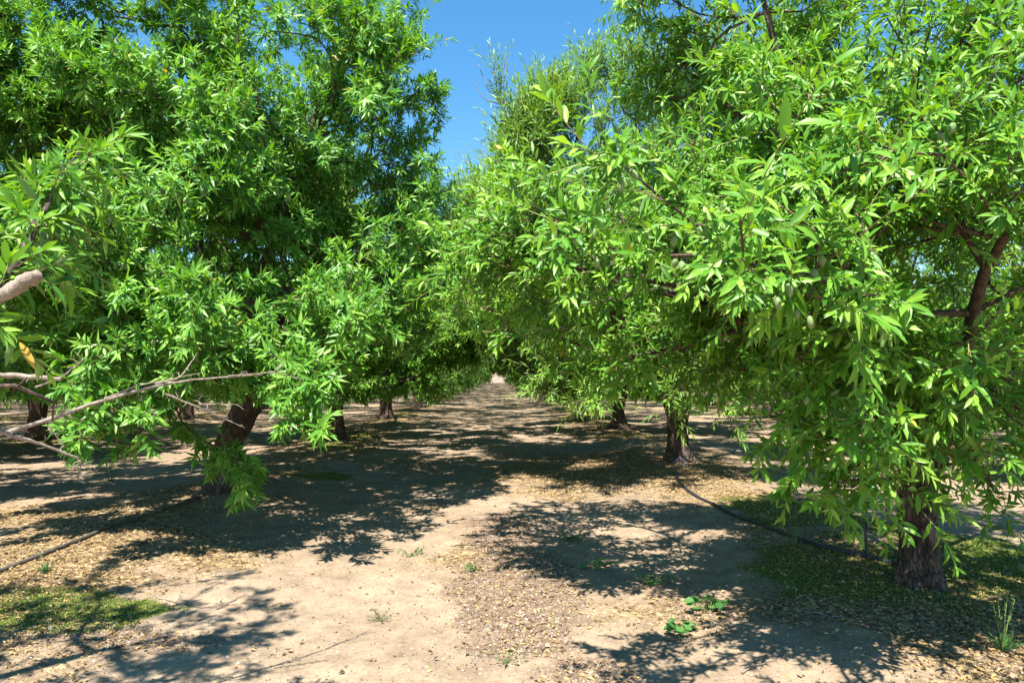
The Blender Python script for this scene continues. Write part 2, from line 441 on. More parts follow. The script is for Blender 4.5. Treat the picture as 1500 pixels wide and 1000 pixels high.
PR_R = dict(nleaf=16, ang0=84, ang1=26, grav=.10, len=.089, wr=.28, rsh=.0028, shoot=.26, ns=3, whip=.06, sag=.14, greenshoot=.6, tip=.55, hang=.3, rnd=.5, upb=.25, fs=1.15)
PR_L = dict(nleaf=15, ang0=96, ang1=28, grav=.08, len=.124, wr=.25, rsh=.0026, shoot=.20, ns=4, whip=.03, sag=.05, greenshoot=.35, tip=.42, hang=.5, rnd=.5, upb=.35, fs=1.3)
PR_C = dict(nleaf=13, ang0=54, ang1=22, grav=.22, len=.13, wr=.17, rsh=.003, shoot=.42, ns=4, sag=.02, greenshoot=.25, tip=.9, hang=.15, rnd=.32, upb=.75)
PR_F = dict(nleaf=10, ang0=68, ang1=34, grav=.25, len=.150, wr=.25, rsh=.003, shoot=.30, ns=3, sag=.08, greenshoot=.3, tip=.7, hang=.5, minr=.006)

def spray(a, b, n, r, rg=rng):
    """targets strung from a to b with spread r"""
    t = np.linspace(0, 1, n)[:, None]; a = np.array(a); b = np.array(b)
    return a+(b-a)*t+rg.normal(0, 1, (n, 3))*r*(.4+.6*t)

# ---- right near tree
b = (RX, RY0)
R1_bl = [((3.0, 4.4, 2.65), (2.25, 2.2, 1.0), 28), ((3.3, 4.8, 3.8), (1.85, 1.9, 1.3), 20), ((1.05, 4.7, 2.35), (1.3, 1.1, .55), 14), ((1.25, 5.0, 1.8), (1.0, .8, .36), 6),
         ((2.1, 3.1, 2.1), (1.1, .9, .5), 12), ((2.3, 3.7, 1.6), (.55, .7, .35), 5), ((3.3, 3.7, 1.75), (1.1, 1.2, .6), 7),
         ((1.7, 4.9, 3.9), (.85, .9, 1.2), 9), ((1.25, 5.0, 4.2), (.5, .7, .7), 4), ((4.4, 4.6, 3.0), (1.5, 2.0, 1.5), 10), ((.3, 5.6, 2.5), (1.2, 1.2, .75), 9), ((1.5, 4.3, 2.7), (.8, .9, .5), 5)]
R1_ex = [spray(at(1140, 520, 3.6), at(1160, 640, 3.8), 10, .10), spray(at(1200, 560, 3.2), at(1215, 665, 3.5), 12, .10),
         spray(at(1250, 560, 3.0), at(1290, 725, 3.6), 16, .14), spray(at(1440, 560, 3.6), at(1480, 700, 3.9), 14, .2),
         spray(at(1330, 560, 3.6), at(1365, 715, 4.1), 10, .10), spray(at(1400, 520, 3.0), at(1500, 620, 3.4), 14, .2),
         spray(at(960, 400, 3.0), at(800, 300, 2.7), 10, .06), spray(at(900, 420, 4.0), at(680, 400, 4.5), 14, .13),
         spray(at(1000, 330, 2.6), at(880, 200, 2.4), 7, .05), spray(at(860, 480, 4.2), at(760, 470, 4.5), 7, .10),
         spray(at(1150, 430, 2.3), at(1060, 350, 2.1), 8, .08), spray(at(1250, 430, 2.4), at(1230, 330, 2.2), 8, .1)]
f = np.array([RX+.06, RY0, .85])
R1_lm = [[(2.3, 4.1, 1.25), (1.6, 4.2, 1.8), (.6, 4.6, 2.2)], [(2.75, 4.0, 1.4), (2.3, 3.2, 2.0), (1.9, 2.5, 2.3)],
         [(3.2, 4.5, 1.25), (3.7, 4.2, 2.2), (4.0, 4.1, 3.6), (4.1, 4.1, 4.5)], [(2.9, 4.9, 1.5), (2.7, 5.3, 2.8), (2.4, 5.2, 4.2), (2.3, 5.0, 4.9)],
         [(3.3, 4.9, 1.4), (4.2, 5.4, 2.3), (5.0, 5.7, 3.2)], [(2.6, 4.5, 1.7), (2.0, 4.4, 2.9), (1.7, 4.4, 4.2), (1.5, 4.7, 5.0)]]
tree('almond_tree', 'biggest leafy almond tree nearest on the right, drooping branches before its short dark trunk', b, R1_bl, R1_lm, PR_R, 11,
     2500, 'hi', None, [(0, 0, -.1), (0, 0, 0), (0, 0, .2), (.0, 0, .5), (.02, 0, .7), (.06, 0, .85)], .10, extra=R1_ex, fruits=96)

# ---- left big tree
L2b = (LX+.12, LY0)
L2_bl = [((-3.5, 8.0, 3.3), (3.0, 2.6, 1.5), 34), ((-3.5, 8.5, 4.8), (2.75, 2.4, 1.9), 50), ((-2.3, 6.9, 3.9), (1.35, 1.1, 1.1), 14), ((-4.9, 6.8, 4.0), (1.6, 1.1, 1.1), 14), ((-4.3, 6.2, 1.9), (1.5, 1.2, .6), 10), ((-3.3, 5.9, 2.7), (1.8, .9, .7), 9),
         ((-2.2, 6.0, 1.95), (1.25, 1.05, .6), 11), ((-1.3, 7.8, 2.7), (.8, 1.2, .9), 6), ((-6.2, 8.0, 3.6), (1.3, 1.8, 1.8), 9), ((-4.4, 8.3, 5.7), (1.2, 1.0, .7), 8),
         ((-5.6, 8.0, 5.6), (1.3, 1.5, 1.2), 6), ((-1.25, 8.2, 5.0), (.45, .9, .9), 3)]
L2_ex = [spray(at(335, 650, 6.3), at(355, 705, 6.0), 12, .09), spray(at(450, 530, 5.5), at(462, 615, 5.3), 18, .10),
         spray(at(230, 560, 5.4), at(190, 630, 5.3), 12, .14), spray(at(120, 520, 5.3), at(150, 620, 5.1), 12, .16),
         spray(at(255, 560, 7.0), at(265, 640, 6.8), 6, .10), spray(at(560, 470, 7.2), at(600, 520, 7.0), 8, .12),
         spray(at(560, 200, 8.0), at(610, 130, 7.9), 6, .08), spray(at(560, 90, 8.0), at(615, 62, 7.8), 6, .08),
         spray(at(590, 240, 8.0), at(625, 190, 7.9), 4, .07), spray(at(420, 20, 8), at(580, 5, 7.8), 8, .1)]
L2_lm = [[(-4.0, 8.0, 1.6), (-5.0, 7.5, 2.8), (-5.8, 7.3, 4.2)], [(-3.1, 8.0, 1.6), (-2.5, 7.4, 2.9), (-2.1, 7.5, 4.2), (-1.9, 7.9, 5.4)],
         [(-3.7, 8.5, 1.7), (-3.9, 8.7, 3.6), (-4.0, 8.7, 5.6)], [(-3.2, 7.8, 1.4), (-2.6, 6.8, 1.9), (-2.0, 6.0, 2.1)],
         [(-3.7, 7.8, 1.5), (-4.2, 6.7, 2.0), (-4.6, 5.9, 2.1)], [(-3.1, 8.7, 1.7), (-2.3, 9.1, 3.2), (-1.7, 9.2, 4.8)]]
tree('almond_tree', 'tall dense almond tree filling the left, one leafy branch hanging low before its trunk', L2b, L2_bl, L2_lm, PR_L, 23,
     3300, 'mid', None, [(0, 0, -.1), (-.02, 0, .05), (-.02, 0, .3), (.06, 0, .6), (.2, 0, .88), (.34, 0, 1.15)], .15, extra=L2_ex, fruits=96, leafmat=LEAF_DEEP)

# ---- near left tree (trunk out of the frame, its branches reach in)
L1b = (LX, 2.0)
L1_bl = [((-3.3, 1.9, 2.9), (1.45, 1.7, 1.3), 20), ((-3.4, 1.9, 4.4), (1.4, 1.6, 1.2), 10), ((-2.35, 2.1, 3.4), (.55, .9, .6), 3)]
L1_ex = [spray(at(85, 260, 2.25), at(60, 340, 2.15), 7, .035), spray(at(55, 280, 2.2), at(70, 400, 2.2), 7, .03), spray(at(105, 225, 2.3), at(115, 215, 2.3), 2, .03),
         spray(at(20, 545, 2.1), at(110, 560, 2.2), 3, .03), spray(at(10, 580, 2.1), at(50, 590, 2.2), 2, .03)]
L1_lm = [[(-2.9, 1.9, 1.3), tuple(at(-60, 470, 1.8)), tuple(at(5, 425, 1.8)), tuple(at(35, 375, 1.95)), tuple(at(65, 310, 2.1)), tuple(at(100, 240, 2.25))],
         [(-2.8, 2.0, 1.3), tuple(at(-100, 560, 2.0)), tuple(at(40, 553, 2.1))], [(-3.5, 1.7, 1.7), (-3.6, 1.5, 3.4)], [(-3.1, 2.2, 1.8), (-2.6, 2.3, 3.2)]]
L1, _ = tree('almond_tree', 'big leaved almond tree reaching in from the left edge with a long bare branch', L1b, L1_bl, L1_lm,
     dict(PR_R, len=.080, wr=.24, ns=3, grav=.2, shoot=.15, whip=0), 31, 260, 'hi', None, None, .085, extra=L1_ex, fruits=4, bare=[(at(-40, 650, 2.1), .33), (at(20, 500, 1.9), .12), (at(-150, 600, 2.0), .3)])
# its long bare branches and sawn stub are parts of it
def bare_branch(root, paths, mat=TWIG, name='bare_branch', sides=7):
    g = Geo(); O = np.array(root.location)
    for pts, r0, r1 in paths:
        p = np.array(pts)-O; m = 22; kk = np.linspace(0, 1, len(p)); t = np.linspace(0, 1, m)
        C = np.stack([np.interp(t, kk, p[:, a]) for a in range(3)], -1)
        C = np.stack([np.convolve(np.pad(C[:, a], 2, 'edge'), np.ones(5)/5, 'valid') for a in range(3)], -1)
        C += rng.normal(0, .12, C.shape)*r0
        g.tube(C, np.linspace(r0, r1, m)*(1+.10*rng.normal(0, 1, m)), sides, 0, True)
        for q in range(2, m-1):                      # little spurs
            if r0 < .03 and rng.random() < .35:
                d = nrm(rng.normal(0, 1, 3)); g.tube([C[q], C[q]+d*.02+rng.normal(0, .004, 3), C[q]+d*rng.uniform(.02, .05)], [.0025, .0018, .0008], 3, 0)
    return link(name, g.build(name, [mat]), root)
bare_branch(L1, [([at(-160, 660, 2.4), at(0, 640, 2.6), at(110, 600, 2.7), at(230, 562, 2.9), at(320, 552, 3.1), at(395, 548, 3.3)], .0105, .003),
                 ([at(225, 563, 2.9), at(265, 553, 2.95), at(290, 515, 3.0)], .005, .0018), ([at(238, 575, 2.9), at(300, 600, 3.0), at(362, 628, 3.1)], .0055, .0018),
                 ([at(330, 551, 3.12), at(400, 545, 3.3), at(445, 556, 3.4)], .003, .0012), ([at(395, 548, 3.3), at(415, 535, 3.35)], .003, .001),
                 ([at(290, 592, 2.98), at(350, 592, 3.05)], .003, .0012), ([at(150, 585, 2.75), at(200, 565, 2.8), at(300, 545, 2.9)], .004, .0015),
                 ([at(60, 610, 2.65), at(95, 655, 2.7)], .003, .0012)])
bare_branch(L1, [([at(-120, 590, 2.1), at(0, 632, 2.2), at(60, 650, 2.3), at(122, 674, 2.4)], .008, .0035),
                 ([at(118, 672, 2.4), at(117, 705, 2.4)], .002, .0014)])
bare_branch(L1, [([at(-80, 478, 1.8), at(-20, 448, 1.8), at(25, 420, 1.8), at(61, 399, 1.8)], .021, .017)], TWIG, 'sawn_branch', 10)
bare_branch(L1, [([at(50, 568, 2.5), at(90, 553, 2.5), at(130, 520, 2.55)], .004, .002)])
bare_branch(L1, [([at(-80, 552, 2.1), at(0, 548, 2.15), at(95, 556, 2.2)], .010, .007)], TWIG, 'broken_branch', 9)

# ---- centre tree: upright willowy shoots and dead twigs
R2b = (RX, RY0+SP)
R2_bl = [((.2, 12.0, 2.9), (1.1, 2.4, .7), 14), ((1.0, 12.6, 1.9), (1.3, 1.2, .6), 8), ((.1, 9.8, 3.6), (.9, 1.1, .8), 7), ((2.7, 10.6, 3.2), (2.7, 2.5, 1.5), 24), ((1.5, 10.4, 5.1), (1.35, 1.7, 1.1), 16), ((.75, 10.2, 4.6), (.8, 1.2, 1.0), 9), ((3.0, 10.8, 5.2), (2.0, 2.0, 1.5), 20),
         ((.7, 9.6, 3.0), (1.1, 1.3, .75), 14), ((2.2, 8.6, 2.75), (1.8, 1.1, .6), 14), ((3.6, 8.8, 2.1), (1.2, 1.0, .7), 8)]
R2_ex = [spray(at(735, 140, 10), at(740, 100, 10), 4, .07), spray(at(800, 160, 10), at(830, 95, 10), 6, .1), spray(at(870, 150, 10), at(880, 85, 10), 5, .1),
         spray(at(900, 140, 10), at(915, 90, 10), 4, .08), spray(at(860, 520, 8.6), at(880, 605, 8.2), 16, .13), spray(at(985, 560, 8.4), at(990, 610, 8.2), 7, .12), spray(at(800, 490, 8.6), at(803, 585, 8.4), 11, .06), spray(at(1050, 560, 9), at(1065, 620, 8.8), 6, .15)]
R2_lm = [[(2.5, 10.7, 1.7), (2.0, 10.6, 2.9), (1.2, 10.3, 4.3), tuple(at(740, 155, 10))], [(2.6, 10.2, 1.8), (2.3, 9.6, 3.0), (1.9, 9.8, 5.2)], [(3.2, 10.8, 1.8), (3.6, 10.9, 3.6), (3.7, 11, 5.4)],
         [(2.5, 10.1, 1.5), (1.8, 9.2, 2.1), (1.2, 8.9, 2.4)], [(3.1, 11.4, 1.8), (2.8, 12, 3.4)]]
R2, _ = tree('almond_tree', 'almond tree in the centre with pale narrow leaves and bare twigs against the sky', R2b, R2_bl, R2_lm, PR_C, 41,
     3000, 'mid', None, None, .165, 1.0, extra=R2_ex, leafmat=LEAF_PALE)
paths = []
for k in range(46):
    px = rng.choice([rng.uniform(700, 790), rng.uniform(820, 1000), rng.uniform(640, 720)]); py = rng.uniform(90, 230) if px > 720 else rng.uniform(210, 290)
    a = at(px+rng.uniform(10, 45), py+rng.uniform(60, 120), 10.0+rng.uniform(-.6, .6)); t = at(px, py, 10.0+rng.uniform(-.6, .6))
    paths.append(([a, (a+t)/2+rng.normal(0, .05, 3), t], .009, .003))
paths.append(([at(850, 330, 10), at(790, 260, 10), at(742, 155, 10)], .03, .012))
for tx, ty in ((690, 118), (700, 92), (722, 80), (745, 76)): paths.append(([at(742, 155, 10), at((742+tx)/2-6, (155+ty)/2+10, 10), at(tx, ty, 10)], .011, .004))
bare_branch(R2, paths, TWIG, 'dead_twigs', 4)

# ---- background variants
def local_tree(seed, pr, npts, label, loc, level='lo', hgt=6.0, rad=3.4, mat=LEAF_DEEP, rt0=.16, low=1.2):
    rg = np.random.default_rng(seed)
    bl = [((0, 0, 2.25), (rad, rad, .85), 34), ((0, 0, hgt-1.9), (rad*.9, rad*.9, 1.9), 26)]
    for k in range(8):
        a = k*PI/4+rg.random()*.6; bl.append(((math.cos(a)*rad*.74, math.sin(a)*rad*.74, 1.85+.45*rg.random()), (1.1, 1.1, .5), 8))
        a += .4; bl.append(((math.cos(a)*rad*.38, math.sin(a)*rad*.38, low+.3*rg.random()), (.95, .95, .38), 5))
    for k in range(5):
        a = rg.random()*6.28; bl.append(((math.cos(a)*rad*.5, math.sin(a)*rad*.5, hgt-1+.6*rg.random()), (.6, .6, .8), 2))
    lm = []
    for k in range(5):
        a = k*2*PI/5+rg.random()*.7; q = .5+.2*rg.random()
        lm.append([(.28*math.cos(a), .28*math.sin(a), 1.35), (q*1.4*math.cos(a), q*1.4*math.sin(a), 2.5), (q*2.6*math.cos(a), q*2.6*math.sin(a), 3.9+rg.random())])
    r, _ = tree('almond_tree', label, (0, 0), bl, lm, pr, seed, npts, level, None, None, rt0, .85+.2*rg.random(), leafmat=mat, world=False)
    return r

ORD = ['first', 'second', 'third', 'fourth', 'fifth', 'sixth', 'seventh', 'eighth', 'ninth', 'tenth', 'eleventh', 'twelfth', 'thirteenth', 'fourteenth', 'fifteenth', 'sixteenth', 'seventeenth', 'eighteenth']
spots = []        # (x, y, label, group)
for k in range(1, 14): spots.append((LX, LY0+SP*k, '%s almond tree behind the big left one in the row left of the path' % ORD[k-1], 'trees of the row left of the path', k))
for k in range(1, 14): spots.append((RX, RY0+SP*(k+1), '%s almond tree behind the willowy centre one in the row right of the path' % ORD[k-1], 'trees of the row right of the path', k))
side = {-1: 'left', 1: 'right'}
for rr, rn in ((1, 'next row out'), (2, 'third row out'), (3, 'fourth row out'), (4, 'fifth row out')):
    for s in (-1, 1):
        x = (LX-6.27*rr) if s < 0 else (RX+6.27*rr); y0 = LY0-SP*.0 if s < 0 else RY0; j = 0
        for k in range(0, 12):
            y = y0+SP*k
            if abs(x)-3.2 > .76*(y+2.5) or y > 52: continue
            spots.append((x, y, '%s almond tree in the %s on the %s of the path' % (ORD[j], rn, side[s]), 'trees of the %s on the %s' % (rn, side[s]), 9)); j += 1
VAR = None
def build_bg():
    rg = np.random.default_rng(99)
    protos = {}
    mids = [local_tree(51, dict(PR_L, len=.14, wr=.25), 2300, 'x', None, 'lo', 6.8, 3.7), local_tree(52, dict(PR_L, len=.14, wr=.25, grav=.3), 2300, 'x', None, 'lo', 6.4, 3.7, LEAF)]
    fars = [local_tree(61, PR_F, 1400, 'x', None, 'lo', 6.2, 3.8, low=.95), local_tree(62, PR_F, 1400, 'x', None, 'lo', 6.0, 3.8, LEAF, low=.95), local_tree(63, PR_F, 1300, 'x', None, 'lo', 6.4, 3.6, LEAF_PALE, low=.9)]
    used = set()
    for (x, y, lab, grp, k) in spots:
        near = (y < 17 and abs(x) < 12) or k == 1
        pool = mids if near else fars
        src = pool[rg.integers(len(pool))]
        x += rg.normal(0, .12); y += rg.normal(0, .12)
        loc = (x, y, float(gz(x, y))); rz = rg.random()*6.28; s = 1+rg.normal(0, .05); sz = s*(1+rg.normal(0, .05))
        if src.name not in used:
            used.add(src.name); src.location = loc; src.rotation_euler = (0, 0, rz); src.scale = (s, s, sz); tag(src, lab, 'almond tree', grp)
        else: copy_tree(src, loc, rz, (s, s, sz), lab, grp)
    for src in mids+fars:
        if src.name not in used:
            for c in list(src.children): bpy.data.objects.remove(c)
            bpy.data.objects.remove(src)
build_bg()

# ------------------------------------------------------------------ ground
def axis(lo, hi, a, b, s, grow_=1.13):
    mid = list(np.arange(a, b+1e-6, s)); st = s; v = b; R_ = []
    while v < hi: st *= grow_; v += st; R_.append(v)
    st = s; v = a; Lf = []
    while v > lo: st *= grow_; v -= st; Lf.append(v)
    return np.array(Lf[::-1]+mid+R_)
xs = axis(-900, 900, -6.5, 6.5, .035); ys = axis(-300, 1500, 2.6, 14, .035, 1.06)
X, Y = np.meshgrid(xs, ys); Z = gz(X, Y)
near = np.clip(1-np.hypot(X, Y-5)/16, 0, 1)
Z = Z+near*(.010*(fbm(X, Y, 9, 3, 11)-.5))
Z[np.hypot(X, Y) > 200] = 0
def blobm(x, y, c, r, rot=0):
    dx, dy = x-c[0], y-c[1]; ca, sa = math.cos(rot), math.sin(rot)
    u = (dx*ca+dy*sa)/r[0]; v = (-dx*sa+dy*ca)/r[1]
    return np.clip(1.25-np.sqrt(u*u+v*v), 0, 1)
def masks(x, y):
    u = (x-LX)/6.27; d = (u-np.round(u))*6.27
    n1 = fbm(x, y, 1.3, 4, 20); n2 = fbm(x, y, .55, 3, 31); n3 = fbm(x, y, 5, 3, 44)
    row = np.exp(-(d/1.15)**2)
    B = lambda px, py, rx, ry, rot=0: blobm(x, y, gp(px, py), (rx, ry), rot)
    m = np.maximum.reduce([B(1230, 780, 1.1, 1.0), B(1430, 800, 1.3, 1.0), B(1350, 850, 1.6, .9), B(1130, 760, .7, .8), B(50, 908, .85, .38, .15), B(170, 900, .4, .25), B(470, 702, .55, .42),
                           B(1480, 860, .7, .8), B(480, 660, .8, .9)*.8, B(1180, 850, .8, .4)*.6])
    moss = np.clip((m*1.5+(n1-.5)*2.6+(n3-.5)*1.6-.45)*1.5, 0, 1)*np.clip(m*5, 0, 1)
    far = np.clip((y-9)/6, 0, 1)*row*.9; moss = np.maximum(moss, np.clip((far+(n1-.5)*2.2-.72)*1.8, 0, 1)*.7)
    lit = np.maximum.reduce([B(100, 755, 1.6, 1.0)*.75, B(900, 690, 2.4, 2.6)*1.25, B(600, 690, 2.0, 1.5)*.6, B(700, 805, .55, .8)*.6, B(300, 820, 1.0, .7)*.55, B(1200, 930, 1.2, .6)*.45, B(1070, 735, .8, .8)*.7, B(1150, 900, 1.2, .7)*.7, row*.75])  # leaf litter, weighted up along rows and right of centre to paint deeper shade
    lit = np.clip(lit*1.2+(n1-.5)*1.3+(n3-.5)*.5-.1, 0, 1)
    coarse = np.clip(np.maximum.reduce([B(755, 860, .48, 1.3), B(740, 780, .5, 1.0)*.8, B(1050, 900, .4, .4)*.5, B(860, 980, .4, .2)*.6, B(200, 940, .9, .3)*.5])*2.3+(n1-.5)*1.2+(n3-.5)*1.4-.42, 0, 1)
    return moss, lit, coarse
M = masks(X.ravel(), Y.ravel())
nx, ny = len(xs), len(ys)
ii = (np.arange(ny-1)[:, None]*nx+np.arange(nx-1)[None]).ravel()
gm, N, L = newmat('orchard_soil')
tc = nd(N, 'ShaderNodeNewGeometry')
def tex(scale, det=8, ro=.6):
    t = nd(N, 'ShaderNodeTexNoise', i_Scale=scale, i_Detail=det, i_Roughness=ro); L.new(tc.outputs['Position'], t.inputs['Vector']); return t
def mixc(a, b_, fac, mode='MIX'):
    m_ = nd(N, 'ShaderNodeMix', data_type='RGBA', blend_type=mode)
    for s_, v in (('A', a), ('B', b_)):
        if isinstance(v, tuple): m_.inputs[s_].default_value = (*v, 1)
        else: L.new(v, m_.inputs[s_])
    if isinstance(fac, (int, float)): m_.inputs['Factor'].default_value = fac
    else: L.new(fac, m_.inputs['Factor'])
    return m_.outputs['Result']
def rmp(src, stops): r = ramp(N, stops); L.new(src, r.inputs[0]); return r.outputs[0]
def g1(v): return (v, v, v)
n_big, n_mid, n_fine, n_grit = tex(.8, 5), tex(5, 8, .65), tex(38, 6, .7), tex(170, 3, .6)
sand = rmp(n_mid.outputs['Fac'], [(.28, (.21, .158, .110)), (.5, (.30, .23, .158)), (.72, (.385, .30, .208))])
sand = mixc(sand, rmp(n_big.outputs['Fac'], [(.35, (.80, .77, .75)), (.65, (1.05, 1.02, 1))]), 1.0, 'MULTIPLY')
sand = mixc(sand, rmp(n_grit.outputs['Fac'], [(.30, g1(.45)), (.44, g1(1)), (.62, g1(1.0)), (.72, g1(1.4))]), .75, 'MULTIPLY')
sand = mixc(sand, rmp(n_fine.outputs['Fac'], [(.33, (.58, .52, .48)), (.48, g1(1)), (.7, g1(1.12))]), .7, 'MULTIPLY')
def attr(nm):
    a_ = nd(N, 'ShaderNodeAttribute', attribute_name=nm); return a_.outputs['Fac']
vor = nd(N, 'ShaderNodeTexVoronoi', i_Scale=34.0); L.new(tc.outputs['Position'], vor.inputs['Vector'])
vs = nd(N, 'ShaderNodeSeparateColor'); L.new(vor.outputs['Color'], vs.inputs[0])
crc = rmp(vs.outputs[0], [(0, (.15, .095, .065)), (.45, (.15, .10, .070)), (.8, (.20, .14, .095)), (1, (.29, .22, .155))])
litter_shade_c = rmp(vs.outputs[1], [(0, (.08, .05, .025)), (.4, (.16, .105, .055)), (.75, (.29, .20, .10)), (1, (.46, .35, .19))])  # litter tones, kept dark so the soil colour also deepens tree shade
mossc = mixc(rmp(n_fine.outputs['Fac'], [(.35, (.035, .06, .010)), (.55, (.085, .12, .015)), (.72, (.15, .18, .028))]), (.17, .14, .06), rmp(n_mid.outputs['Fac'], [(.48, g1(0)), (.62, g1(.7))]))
def fac(nm, soft=.5):
    ad = nd(N, 'ShaderNodeMath', operation='MULTIPLY_ADD'); L.new(n_fine.outputs['Fac'], ad.inputs[0]); ad.inputs[1].default_value = 1.3
    sb = nd(N, 'ShaderNodeMath', operation='SUBTRACT'); L.new(attr(nm), ad.inputs[2]); L.new(ad.outputs[0], sb.inputs[0]); sb.inputs[1].default_value = .9
    ml = nd(N, 'ShaderNodeMath', operation='MULTIPLY', use_clamp=True); L.new(sb.outputs[0], ml.inputs[0]); ml.inputs[1].default_value = 2.2
    return ml.outputs[0]
c = mixc(sand, litter_shade_c, fac('litter')); c = mixc(c, crc, fac('coarse')); c = mixc(c, mossc, fac('moss'))
p = nd(N, 'ShaderNodeBsdfPrincipled'); p.inputs['Roughness'].default_value = .95; p.inputs['Specular IOR Level'].default_value = .15
L.new(c, p.inputs['Base Color'])
b1 = nd(N, 'ShaderNodeBump'); b1.inputs['Strength'].default_value = .6; b1.inputs['Distance'].default_value = .012; L.new(n_fine.outputs['Fac'], b1.inputs['Height'])
b2 = nd(N, 'ShaderNodeBump'); b2.inputs['Strength'].default_value = .5; b2.inputs['Distance'].default_value = .004; L.new(n_grit.outputs['Fac'], b2.inputs['Height']); L.new(b1.outputs[0], b2.inputs['Normal'])
L.new(b2.outputs[0], p.inputs['Normal'])
o = nd(N, 'ShaderNodeOutputMaterial'); L.new(p.outputs[0], o.inputs[0])
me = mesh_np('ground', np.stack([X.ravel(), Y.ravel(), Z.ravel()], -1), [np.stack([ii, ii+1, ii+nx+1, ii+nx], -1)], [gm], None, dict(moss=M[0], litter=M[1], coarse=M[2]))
tag(link('ground', me), 'sandy orchard soil with dry leaf litter and green mossy patches', 'ground', None, 'structure')

# ---- litter (uncountable)
def scatter(n, dens, ymax=26, seed=0):
    rg = np.random.default_rng(seed); out = []; tot = 0
    while tot < n:
        y = 2.6+(ymax-2.6)*rg.random(40000)**2.0; x = (rg.random(40000)*2-1)*(.8*y+.5)
        a, b_, c_ = masks(x, y); k = rg.random(40000) < dens(a, b_, c_); out.append(np.stack([x[k], y[k]], -1)); tot += k.sum()
    return np.concatenate(out)[:n], rg
xy, rg = scatter(120000, lambda m, l, c: np.clip(l**2.2*.9+.012+c*.25, 0, 1), seed=5)
n = len(xy); z = gz(xy[:, 0], xy[:, 1]); P = np.column_stack([xy, z+.006])
A = nrm(np.column_stack([rg.normal(0, 1, (n, 2)), rg.normal(0, .18, n)])); NN = nrm(np.array([0, 0, 1])+rg.normal(0, .35, (n, 3)))
Ln = .008+.036*rg.random(n)**2.6
g = Geo(); leaves(g, P, A, NN, Ln, Ln*(.3+.3*rg.random(n)), np.clip(rg.normal(.5, .24, n), 0, 1), 0, 'lo', .2, .3)
tag(link('leaf_litter', g.build('leaf_litter', [LITTER], False)), 'dry golden and brown fallen leaves scattered over the soil', 'leaf litter', None, 'stuff')
xy, rg = scatter(52000, lambda m, l, c: np.clip(c*.9+.10, 0, 1), 14, seed=6)
n = len(xy); z = gz(xy[:, 0], xy[:, 1]); r = .0018+.009*rg.random(n)**5
oc = np.array([(1, 0, 0), (0, 1, 0), (-1, 0, 0), (0, -1, 0), (0, 0, .8), (0, 0, -.8)]); of = np.array([(0, 1, 4), (1, 2, 4), (2, 3, 4), (3, 0, 4), (1, 0, 5), (2, 1, 5), (3, 2, 5), (0, 3, 5)])
V = (np.column_stack([xy, z+.001])[:, None]+oc[None]*r[:, None, None]*(1+rg.normal(0, .28, (n, 6, 3)))).reshape(-1, 3)
g = Geo(); g.add(V, (np.arange(n)[:, None, None]*6+of[None]).reshape(-1, 3), None, 0, np.repeat(rg.random(n), 6))
tag(link('dirt_clods', g.build('dirt_clods', [CLOD], False)), 'small clods and grit scattered over the dusty path', 'clods', None, 'stuff')
xy, rg = scatter(110000, lambda m, l, c: np.clip(m*.8+.002, 0, 1), 16, seed=7)
n = len(xy); z = gz(xy[:, 0], xy[:, 1]); P = np.column_stack([xy, z-.002])
A = nrm(rg.normal(0, .55, (n, 3))+np.array([0, 0, .6])); A[:, 2] = abs(A[:, 2]); Ln = .005+.013*rg.random(n)**1.5
g = Geo(); leaves(g, P, A, rg.normal(0, 1, (n, 3)), Ln, Ln*.5, np.clip(rg.normal(.45, .22, n), 0, 1), 0, 'lo', .2, .1)
tag(link('low_moss', g.build('low_moss', [MOSSB], False)), 'low green mossy growth on the damp soil under the trees', 'moss', None, 'stuff')

# ---- hoses
def hose(pts, r, mat, label):
    pts = np.array(pts); kk = np.linspace(0, 1, len(pts)); t = np.linspace(0, 1, 120)
    C = np.stack([np.interp(t, kk, pts[:, a]) for a in range(2)], -1)
    C = np.stack([np.convolve(np.pad(C[:, a], 5, 'edge'), np.ones(11)/11, 'valid') for a in range(2)], -1)
    C[:, 0] += .03*(fbm(C[:, 1], C[:, 0]*0, .9, 2, 3)-.5)
    zz = gz(C[:, 0], C[:, 1])+r*(.55+.7*(fbm(C[:, 1], C[:, 0], 2.1, 2, 8)-.4)); g = Geo(); g.tube(np.column_stack([C, zz]), r, 10)
    return tag(link('irrigation_hose', g.build('irrigation_hose', [mat])), label, 'hose', 'irrigation hoses along the tree rows')
hose([gp(-60, 885), gp(0, 856), gp(75, 825), gp(160, 788), gp(230, 765), gp(300, 738)], .019, HOSE_DUSTY, 'dusty dark irrigation hose lying on dry leaves at the left edge')
hose([gp(985, 700), gp(1015, 735), gp(1070, 765), gp(1130, 790), gp(1200, 816), gp(1270, 832), gp(1335, 848)], .019, HOSE, 'black irrigation hose running over green moss to the near right trunk')

